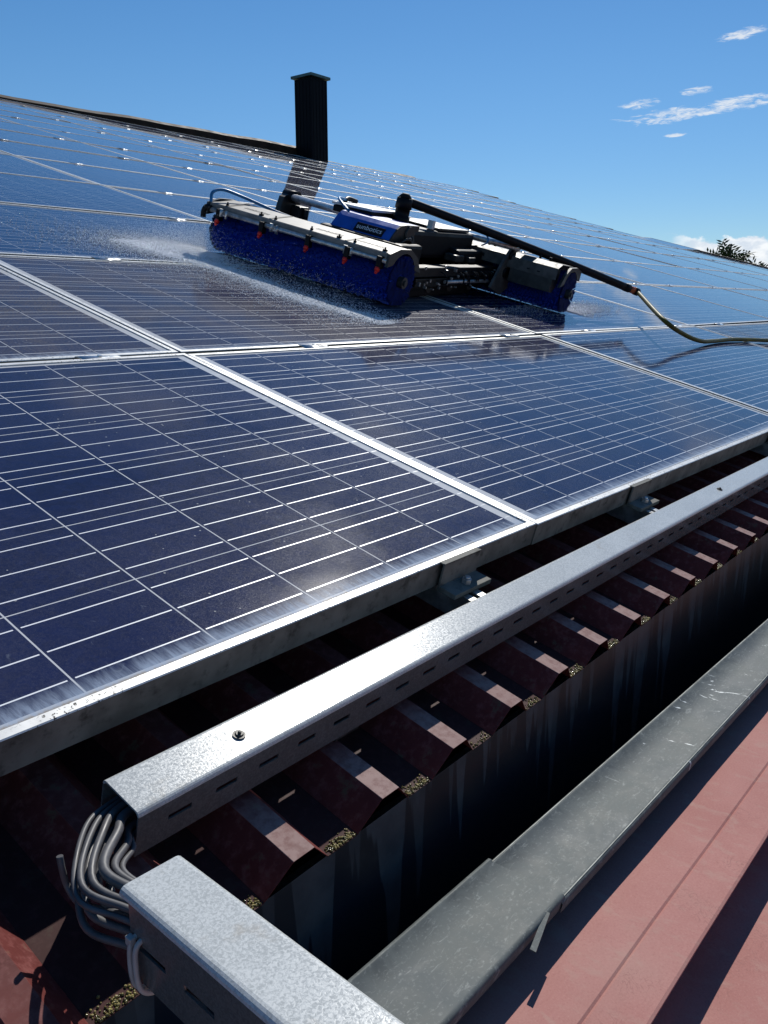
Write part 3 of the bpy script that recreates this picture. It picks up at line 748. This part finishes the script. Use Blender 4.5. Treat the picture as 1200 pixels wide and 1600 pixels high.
# brush covers
def cover(prof_, a0, a1, th_=.003):
    up = prof_; lo = [(p[0], p[1] - th_) for p in prof_[::-1]]
    m = MB(); m.prism(up + lo, a0, a1, lambda p, q, k: (p, k, q)); return m
c1 = [(-.108, .166), (-.107, .184), (-.102, .1875), (.030, .2020), (.075, .178), (.100, .150)]
cov = ob('brush_cover', cover(c1, .012, .846), M_COVER, rb)
def covn(wv): return .1875 + (wv + .102) * (.2020 - .1875) / .132
tilt = math.atan2(.0145, .132)
TM = lambda wv, av, s: Matrix.Translation((wv, av, covn(wv) + .0006)) @ Matrix(((math.cos(tilt), 0, 0, 0), (0, 1, 0, 0), (0, 0, 1, 0), (0, 0, 0, 1))) @ Matrix(((0, 1, 0, 0), (-1, 0, 0, 0), (0, 0, 1, 0), (0, 0, 0, 1)))
def on_cover(wv, av, dz=.0012): return Matrix.Translation((wv, av, covn(wv) + dz)) @ Matrix.Rotation(-tilt, 4, 'Y') @ Matrix(((0, 1, 0, 0), (-1, 0, 0, 0), (0, 0, 1, 0), (0, 0, 0, 1)))
for av in (.655, .305, .12): text_mesh('sunbotics', .032, M_TEXTG, cov, on_cover(-.045, av, .0014))
m = MB()
for av in (.76, .545, .195):
    m.box((-.066, -.006, .0001), (.066, .006, .0014), 0, M=Matrix.Translation((-.036, av, covn(-.036))) @ Matrix.Rotation(-tilt, 4, 'Y'))
ob('seam_strap', m, M_BLACK, cov)
for av in (.77, .60, .53, .36, .235, .165, .035):
    s_ = MB(); s_.tube([(-.088, av, covn(-.088)), (-.088, av, covn(-.088) + .006)], .0095 if av in (.235, .60, .035) else .006, 12); s_.tube([(-.088, av, covn(-.088) + .006), (-.088, av, covn(-.088) + .013)], .0032, 8)
    ob('screw_knob', s_, M_BLACKM, cov)
# end bracket arches (dark grey) on the near end of each cover
def arch(w0, a, flip=1):
    out = [(-.118, .140), (-.112, .186), (-.046, .203), (.036, .203), (.098, .172), (.138, .118)]
    inn = [(.098 * math.sin(x), ZB + .102 * math.cos(x)) for x in [R(66 - i * 12) for i in range(11)]]
    pr = [(w0 + flip * p[0], p[1]) for p in out] + [(w0 + flip * p[0], p[1]) for p in inn]
    m = MB(); m.prism(pr, a, a + .012, lambda p, q, k: (p, k, q)); return ob('end_bracket', m, M_DGREY, rb)
arch(0, -.004); arch(0, .842); arch(1.06, -.292, -1)
# spray bar with red nozzles
m = MB(); m.tube([(-.112, .005, .158), (-.112, .832, .162)], .0085, 12); bar = ob('spray_bar', m, M_SILVER, rb)
for av in (.780, .565, .345, .17, .03):
    h = MB(); h.box((-.128, av - .010, .128), (-.104, av + .010, .172), .002); hd = ob('nozzle_holder', h, M_BLACK, bar)
    nz = MB(); nz.tube([(-.124, av, .132), (-.129, av, .121)], .0098, 10); nz.tube([(-.129, av, .121), (-.134, av, .111)], [.0085, .004], 10)
    ob('nozzle', nz, M_RED_P, bar)
for av in (.79, .54, .20):
    h = MB(); h.tube([(-.120, av - .02, .145), (-.120, av - .02, .175)], .008, 8); h.tube([(-.118, av - .045, .142), (-.118, av - .045, .172)], .006, 8); h.box((-.121, av - .045, .150), (-.116, av - .02, .156)); ob('hose_fitting', h, M_SILVER, bar)
h = MB(); h.tube(smooth_path([(-.112, .828, .165), (-.114, .852, .166), (-.118, .860, .150), (-.118, .860, .125)], 6), .011, 8)
ob('end_elbow', h, M_BLACK, bar)
# blue supply hose arching over the first cover
m = MB(); m.tube(smooth_path([(-.100, .845, .185), (-.085, .855, .222), (-.035, .845, .236), (.025, .78, .222), (.065, .62, .196), (.080, .45, .186), (.10, .30, .185), (.14, .20, .17)], 8), .0062, 10); ob('supply_hose', m, M_BLUEHOSE, rb)
# second brush cover
c2 = [(.903, .150), (.905, .196), (.95, .213), (1.10, .204), (1.150, .168), (1.165, .140)]
M_COVER2 = simple('dark_aluminium', (.095, .092, .085), .5, .1, .3, 30, spec=.25, dirt=(.05, .048, .042), dscale=14)  # darker aluminium for the second cover and the gear plate
cv2 = ob('brush_cover', cover(c2, -.27, .61), M_COVER2, rb)
m = MB(); m.tube([(.930, -.06, .232), (.930, .60, .232)], .0135, 14); ob('cover_tube', m, M_SILVER, cv2)
for av in (-.14, -.19, .12, .09):
    s_ = MB(); s_.box((.9035, av, .15 if av < 0 else .165), (.906 , av + .014, .166 if av < 0 else .18)); 
    s_.tube([(1.0, av, .2105), (1.0, av, .226)], .006, 8); ob('screw_knob', s_, M_BLACKM, cv2)
# blue housing shell
sh = [(.128, .166), (.138, .185), (.160, .214), (.190, .244), (.215, .258), (.26, .262), (.36, .262)]
m = MB(); lo = [(p[0] + .004, p[1] - .005) for p in sh[::-1]]
m.prism(sh + lo, .165, .440, lambda p, q, k: (p, k, q)); shell = ob('motor_housing', m, M_BLUE, rb)
dirv = Vector((.190 - .138, 0, .244 - .185)).normalized(); nrm = Vector((-dirv.z, 0, dirv.x))
def on_shell(a_, s_, off): 
    p = Vector((.138, a_, .185)) + dirv * s_ + nrm * off
    return Matrix(((0, dirv.x, nrm.x, p.x), (-1, dirv.y, nrm.y, p.y), (0, dirv.z, nrm.z, p.z), (0, 0, 0, 1)))
m = MB(); m.box((-.066, -.020, -.004), (.066, .020, .0015), .001); npl = ob('name_plate', m, M_BLACK, shell, on_shell(.268, .043, .003))
text_mesh('sunbotics', .031, M_TEXTW, npl, Matrix.Translation((0, .001, .0022)), shear=.0)
m = MB()
sidep = [(.132, .12)] + sh + [(.36, .12)]
m.prism(sidep, .158, .164, lambda p, q, k: (p, k, q)); ob('housing_side', m, M_DGREY, rb)
m = MB()
for k in range(5):
    m.tube(smooth_path([(.21 + .012 * k, .152, .16), (.20 + .018 * k, .135, .20 + .006 * k), (.25 + .008 * k, .125, .215 - .01 * k), (.29 + .006 * k, .14, .15)], 6), .0042, 8)
ob('wire_loom', m, M_DGREY, rb)
m = MB(); m.tube([(.285, .15, .225), (.285, .165, .225)], .034, 20); ob('motor_ring', m, M_DGREY, rb)
# black control box, lids, swivel
m = MB(); m.box((.30, .155, .135), (.90, .44, .246), .018); m.box((.245, .20, .15), (.31, .42, .25), .012); body = ob('control_box', m, M_BLACK, rb)
m = MB(); m.box((-.135, -.10, 0), (.135, .10, .010), .003); lid = ob('lid', m, M_WHITE, rb, Matrix.Translation((.40, .43, .272)) @ Matrix.Rotation(R(-2), 4, 'X'))
m = MB(); m.box((-.13, -.095, -.028), (.13, .095, -.001), .006); ob('lid_base', m, M_BLACKM, lid)
m = MB(); m.box((.56, .17, .2475), (.86, .40, .258), .003); ob('rear_lid', m, M_DGREY, body)
m = MB(); m.box((.53, .19, .2475), (.555, .215, .283), .002); ob('latch', m, M_WHITE, body)
m = MB(); m.tube([(.45, .30, .245), (.45, .30, .275), (.45, .30, .2755), (.45, .30, .305), (.45, .30, .3055), (.45, .30, .348)], [.036, .036, .031, .031, .036, .033], 18)
m.tube([(.45, .30, .348), (.45, .30, .366)], [.030, .014], 16)
sw = ob('hose_swivel', m, M_BLACK, rb)
# black boom carrying the water hose
P0, P1, P2, P3 = Vector((.45, .30, .338)), Vector((.785, .054, .279)), Vector((1.12, -.193, .216)), Vector((1.46, -.44, .146))
bp = smooth_path([P0, P1, P2, P3], 10)
m = MB(); m.tube(bp, .0185, 14); boom = ob('hose_boom', m, M_BLACK, rb)
dv = (P3 - P2).normalized()
m = MB(); m.tube([P3 - dv * .012, P3 + dv * .022], .0195, 12); m.tube([P3 + dv * .055, P3 + dv * .082], .0185, 12); ob('coupling', m, M_BLACK, boom)
m = MB(); m.tube([P3 + dv * .021, P3 + dv * .056], .0165, 12); ob('coupling_ring', m, M_ORANGE, boom)
# chassis beams, rods, tracks
m = MB()
m.box((.12, .02, .095), (.93, .075, .132), .004); m.box((.12, .50, .095), (.93, .55, .132), .004)
m.box((.14, .075, .10), (.20, .50, .125), .003); m.box((.80, .075, .10), (.86, .50, .125), .003)
m.box((.17, .025, .055), (.85, .045, .088), .003)
ob('chassis_beam', m, M_BLACKM, rb)
m = MB(); m.box((.15, .079, .028), (.90, .49, .099), .006); ob('dark_filler_under', m, M_BLACK, rb)  # black box added to fill and darken the gap under the body
m = MB(); m.box((.125, .09, .127), (.30, .48, .20), .014); ob('dark_filler_box', m, M_BLACK, rb)  # black box added to darken a gap in the body
m = MB(); m.box((.66, .10, .127), (.93, .46, .185), .014); ob('dark_filler_box', m, M_BLACK, rb)  # second added black box, darkening the rear gap
m = MB(); m.tube([(.40, .012, .076), (.86, .0, .076)], .0075, 10); ob('tie_rod', m, M_SILVER, rb)
for a0, a1 in ((.085, .175), (.40, .49)):
    m = MB(); pr = [(.22 + .045 * math.sin(R(180 + i * 18)), .047 + .045 * math.cos(R(180 + i * 18))) for i in range(11)] + [(.80 + .045 * math.sin(R(i * 18)), .047 + .045 * math.cos(R(i * 18))) for i in range(11)]
    m.prism(pr, a0, a1, lambda p, q, k: (p, k, q)); tr = ob('drive_track', m, M_BLACK, rb)
    for x in (.22, .41, .60, .80):
        m = MB(); m.tube([(x, a0 - .006, .047), (x, a0 + .002, .047)], .033, 16); m.tube([(x, a0 - .012, .047), (x, a0 - .005, .047)], .010, 8); ob('track_wheel', m, M_DGREY, tr)
rs = random.Random(11)                       # bolts, connectors and brackets along the near beam
for i in range(34):
    x = rs.uniform(.18, .92); z = rs.uniform(.045, .128); s_ = rs.uniform(.003, .008)
    m = MB(); m.box((x, .004 + rs.uniform(0, .012), z), (x + s_, .0195, z + s_ * rs.uniform(.6, 2)), .0008); ob('bolt', m, M_SILVER, rb)
m = MB()
for i in range(12):
    x = rs.uniform(.3, .88); L_ = rs.uniform(.03, .09)
    m = MB(); m.tube(smooth_path([(x, .07, .12), (x + L_ * .3, .005, .11), (x + L_ * .7, .0, .075), (x + L_, .03, .06)], 5), .0032, 6); ob('wire', m, M_BLACK, rb)
m = MB()
cc = Vector((.90, .14, .165))
for k in range(3):
    ring = [cc + Vector((math.cos(x) * (.050 - .004 * k), .012 * k, math.sin(x) * (.034 - .003 * k))) for x in [2 * math.pi * i / 24 for i in range(25)]]
    m.tube(ring, .0034, 6, cap=False)
ob('coiled_wire', m, M_BLACK, rb)
m = MB(); m.box((.62, .09, .135), (.70, .15, .165), .006); m.box((.74, .08, .135), (.80, .14, .158), .004); ob('connector', m, M_DGREY, rb)
# grey gear plate beside the second brush
pl_ = [(.78, .055), (.86, .17), (.915, .222), (.965, .226), (1.00, .205), (1.015, .13), (.985, .050), (.90, .020)]
m = MB(); m.prism(pl_, -.03, -.018, lambda p, q, k: (p, k, q)); gp = ob('gear_plate', m, M_COVER2, rb)
m = MB(); m.tube([(.925, -.044, .195), (.925, -.028, .195)], .026, 14); m.tube([(.90, -.040, .12), (.90, -.028, .12)], .022, 12); m.box((.905, -.040, .11), (.955, -.029, .135), .004); ob('gear_hub', m, M_BLACKM, gp)
sd2 = [(.955, .03), (.972, .195), (1.01, .207), (1.02, .05)]
m = MB(); m.prism([(.902, .090), (.905, .175), (.93, .20), (.985, .19), (.985, .12), (.94, .085)], -.255, -.05, lambda p, q, k: (p, k, q)); ob('brush_gearbox', m, M_DGREY, rb)
# far drive arm with its tube
m = MB(); m.prism([(.70, .060), (.74, .20), (.78, .218), (.85, .212), (.90, .15), (.93, .05)], 1.13, 1.16, lambda p, q, k: (p, k, q)); arm = ob('far_arm', m, M_DGREY, rb)
m = MB(); m.tube([(.80, 1.09, .205), (.80, 1.17, .205)], .030, 14); m.box((.79, 1.06, .09), (.87, 1.12, .17), .008); m.tube([(.83, 1.05, .1), (.83, 1.05, .16)], .014, 8); ob('arm_joint', m, M_BLACKM, arm)
m = MB(); m.tube([(.78, 1.10, .205), (.50, .62, .226), (.44, .46, .232)], .0165, 14); ob('cross_tube', m, M_SILVER, arm)
m = MB(); m.tube(smooth_path([(.20, .40, .262), (.24, .47, .285), (.30, .52, .293), (.37, .53, .287)], 6), .006, 8); ob('short_hose', m, M_BLUEHOSE, rb)
m = MB(); m.tube(smooth_path([(.36, .53, .285), (.40, .54, .292), (.45, .53, .285)], 5), .010, 8); ob('hose_joint', m, M_BLACK, rb)
m = MB(); m.tube(smooth_path([(.88, .10, .262), (.90, .09, .245), (.89, .085, .225), (.87, .10, .21)], 6), .0036, 8); ob('small_blue_hose', m, M_BLUEHOSE, rb)

# yellow hose from the coupling out across the panels
e0 = ROB @ (P3 + dv * .08)
hp = [ROB @ (P3 + dv * .06), e0, RM @ Vector((2.36, .775, .104)), RM @ Vector((2.50, .715, .052)), RM @ Vector((2.68, .69, .022)), RM @ Vector((2.895, .695, .0125)), RM @ Vector((3.18, .69, .0125)), RM @ Vector((3.58, .63, .0125)), RM @ Vector((4.2, .52, .0125)), RM @ Vector((5.2, .05, .0125)), RM @ Vector((5.5, -.2, .0))]
m = MB(); m.tube(smooth_path(hp, 10), .0098, 12)
o = ob('water_hose', m, M_YELHOSE); tag(o, 'olive yellow water hose coming off the boom and lying across the panels', 'hose')

# ------------------------------------------------------------------ water flung by the brushes
rs = random.Random(5)
wm = MB()
OCT = [(1, 0, 0), (-1, 0, 0), (0, 1, 0), (0, -1, 0), (0, 0, 1), (0, 0, -1)]; OF = [(0, 2, 4), (2, 1, 4), (1, 3, 4), (3, 0, 4), (2, 0, 5), (1, 2, 5), (3, 1, 5), (0, 3, 5)]
def drop(u, v, n, r, fl=.6):
    wm.add([(u + a * r, v + b * r, n + c * r * fl) for a, b, c in OCT], OF, True)
LOC = Matrix(((WX.x, AX.x, 0, 1.27551), (WX.y, AX.y, 0, 1.36818), (0, 0, 1, 0), (0, 0, 0, 1)))
def wet(w_, a, n, r): p = LOC @ Vector((w_, a, 0)); drop(p.x, p.y, n, r)
for i in range(9500):                                   # ahead of the first brush, thickest a hand's breadth out
    a = rs.uniform(-.16, 1.02); w_ = -.13 - abs(rs.gauss(.24, .13)); wet(w_, a, .0008, rs.uniform(.0009, .0024))
for i in range(25000):                                   # bright crest where the spray lands past the brush shadow
    a = rs.uniform(-.18, 1.0); wet(-.36 + rs.gauss(0, .045) - .03 * math.sin(a * 9), a, .0008, rs.uniform(.0006, .0021))
for i in range(21000):                                   # thick splash round the upper end
    an = rs.gauss(3.0, .55); d_ = .06 + abs(rs.gauss(0, .20)); wet(-.05 + math.cos(an) * d_, .82 + math.sin(an) * d_, .0008, rs.uniform(.0007, .0026))
for i in range(14000):                                   # mist hanging by the upper end
    an = rs.gauss(2.9, .5); d_ = .05 + abs(rs.gauss(0, .20)); wet(-.05 + math.cos(an) * d_, .84 + math.sin(an) * d_, .004 + abs(rs.gauss(0, .055)) * max(0., 1 - d_), rs.uniform(.0006, .0014))
for i in range(7000):                                   # fan off its upper end
    an = rs.gauss(2.85, .34); d_ = .10 + abs(rs.gauss(.0, .40)); wet(-.02 + math.cos(an) * d_ * .85, .80 + math.sin(an) * d_ * .9, .0008, rs.uniform(.0009, .0026))
for i in range(5200):                                   # wet trail beyond the second brush
    wet(1.18 + abs(rs.gauss(0, .30)), -.27 + rs.gauss(0, .06), .0008, rs.uniform(.0008, .0024))
for i in range(2600):                                   # between the brushes
    wet(rs.uniform(.0, 1.1), -.14 - abs(rs.gauss(0, .10)), .0008, rs.uniform(.0006, .0016))
for i in range(3200):                                   # flying drops
    w_ = -.12 - abs(rs.gauss(0, .20)); p = LOC @ Vector((w_, rs.uniform(0, 1.0), 0)); drop(p.x, p.y, abs(rs.gauss(0, .04)) + .003, rs.uniform(.0005, .0013), 1)
o = ob('water_drops', wm, M_WATER, None, RM.copy()); o['kind'] = 'stuff'

# ------------------------------------------------------------------ trees beyond the roof
def tree(px, dist, top, height, seed, label, name, cr, leafm, dense=1.):
    rs = random.Random(seed); dx = {'a': (.9547, .2977), 'b': (.9610, .2768), 'c': (.9660, .2580), 'd': (.972, .235)}[px]
    base = Vector((-1.219 + dx[0] * dist, -.651 + dx[1] * dist, GZ)); H = top - GZ
    o = thing(name, label, 'tree', Matrix.Translation(base))
    m = MB(); L = MB(); tips = []
    trunk = [Vector((0, 0, 0)), Vector((.1, .05, H * .3)), Vector((-.05, .1, H * .62)), Vector((.05, 0, H * .97))]
    tp = smooth_path(trunk, 6); m.tube(tp, [.22 * (1 - .9 * i / (len(tp) - 1)) + .015 for i in range(len(tp))], 8)
    nb_ = int(30 * dense)
    for i in range(nb_):
        f = .30 + .68 * (i / nb_); p = tp[min(len(tp) - 1, int(f * (len(tp) - 1)))]
        an = i * 2.4 + rs.uniform(-.4, .4); ln = cr * (1.08 - f) * 1.35 * rs.uniform(.7, 1.15) + .35
        e = p + Vector((math.cos(an) * ln, math.sin(an) * ln, ln * rs.uniform(.25, .75))); mid = (p + e) / 2 + Vector((0, 0, -.12 * ln))
        br = smooth_path([p, mid, e], 5); m.tube(br, [.05 * (1 - .8 * k / (len(br) - 1)) for k in range(len(br))], 5)
        for q in br[3:]:
            for k in range(int(2 * dense)): tips.append(q + Vector((rs.gauss(0, .16), rs.gauss(0, .16), rs.gauss(0, .14))))
    for q in tips:
        ax = Vector((rs.gauss(0, 1), rs.gauss(0, 1), rs.gauss(-.2, .5))).normalized(); side = ax.cross(Vector((rs.random(), rs.random(), 1))).normalized()
        for k in range(7):                              # a spray of pointed leaflets
            b = q + ax * (.07 * k); d_ = (side * (1 if k % 2 else -1) + ax * .6).normalized(); ll = rs.uniform(.20, .36); wv = ax.cross(d_).cross(d_).normalized() * .05
            L.add([b, b + d_ * ll * .5 + wv, b + d_ * ll, b + d_ * ll * .5 - wv], [(0, 1, 2, 3)])
    ob('trunk', m, M_BARK, o); ob('crown', L, leafm, o)
tree('a', 42, 3.25, 0, 21, 'taller feathery green tree top rising over the roof edge against the cloud', 'tree', 1.55, M_LEAF)
tree('b', 40, 2.35, 0, 22, 'smaller feathery green tree top right of the taller one over the roof edge', 'tree', 1.0, M_LEAF)
tree('c', 44, 1.55, 0, 23, 'dark bushy treetop at the far right above the roof edge', 'tree', 2.6, M_LEAF2, 2.0)
tree('d', 46, 1.6, 0, 24, 'dark bushy treetop at the right border of the photo', 'tree', 2.8, M_LEAF2, 2.0)
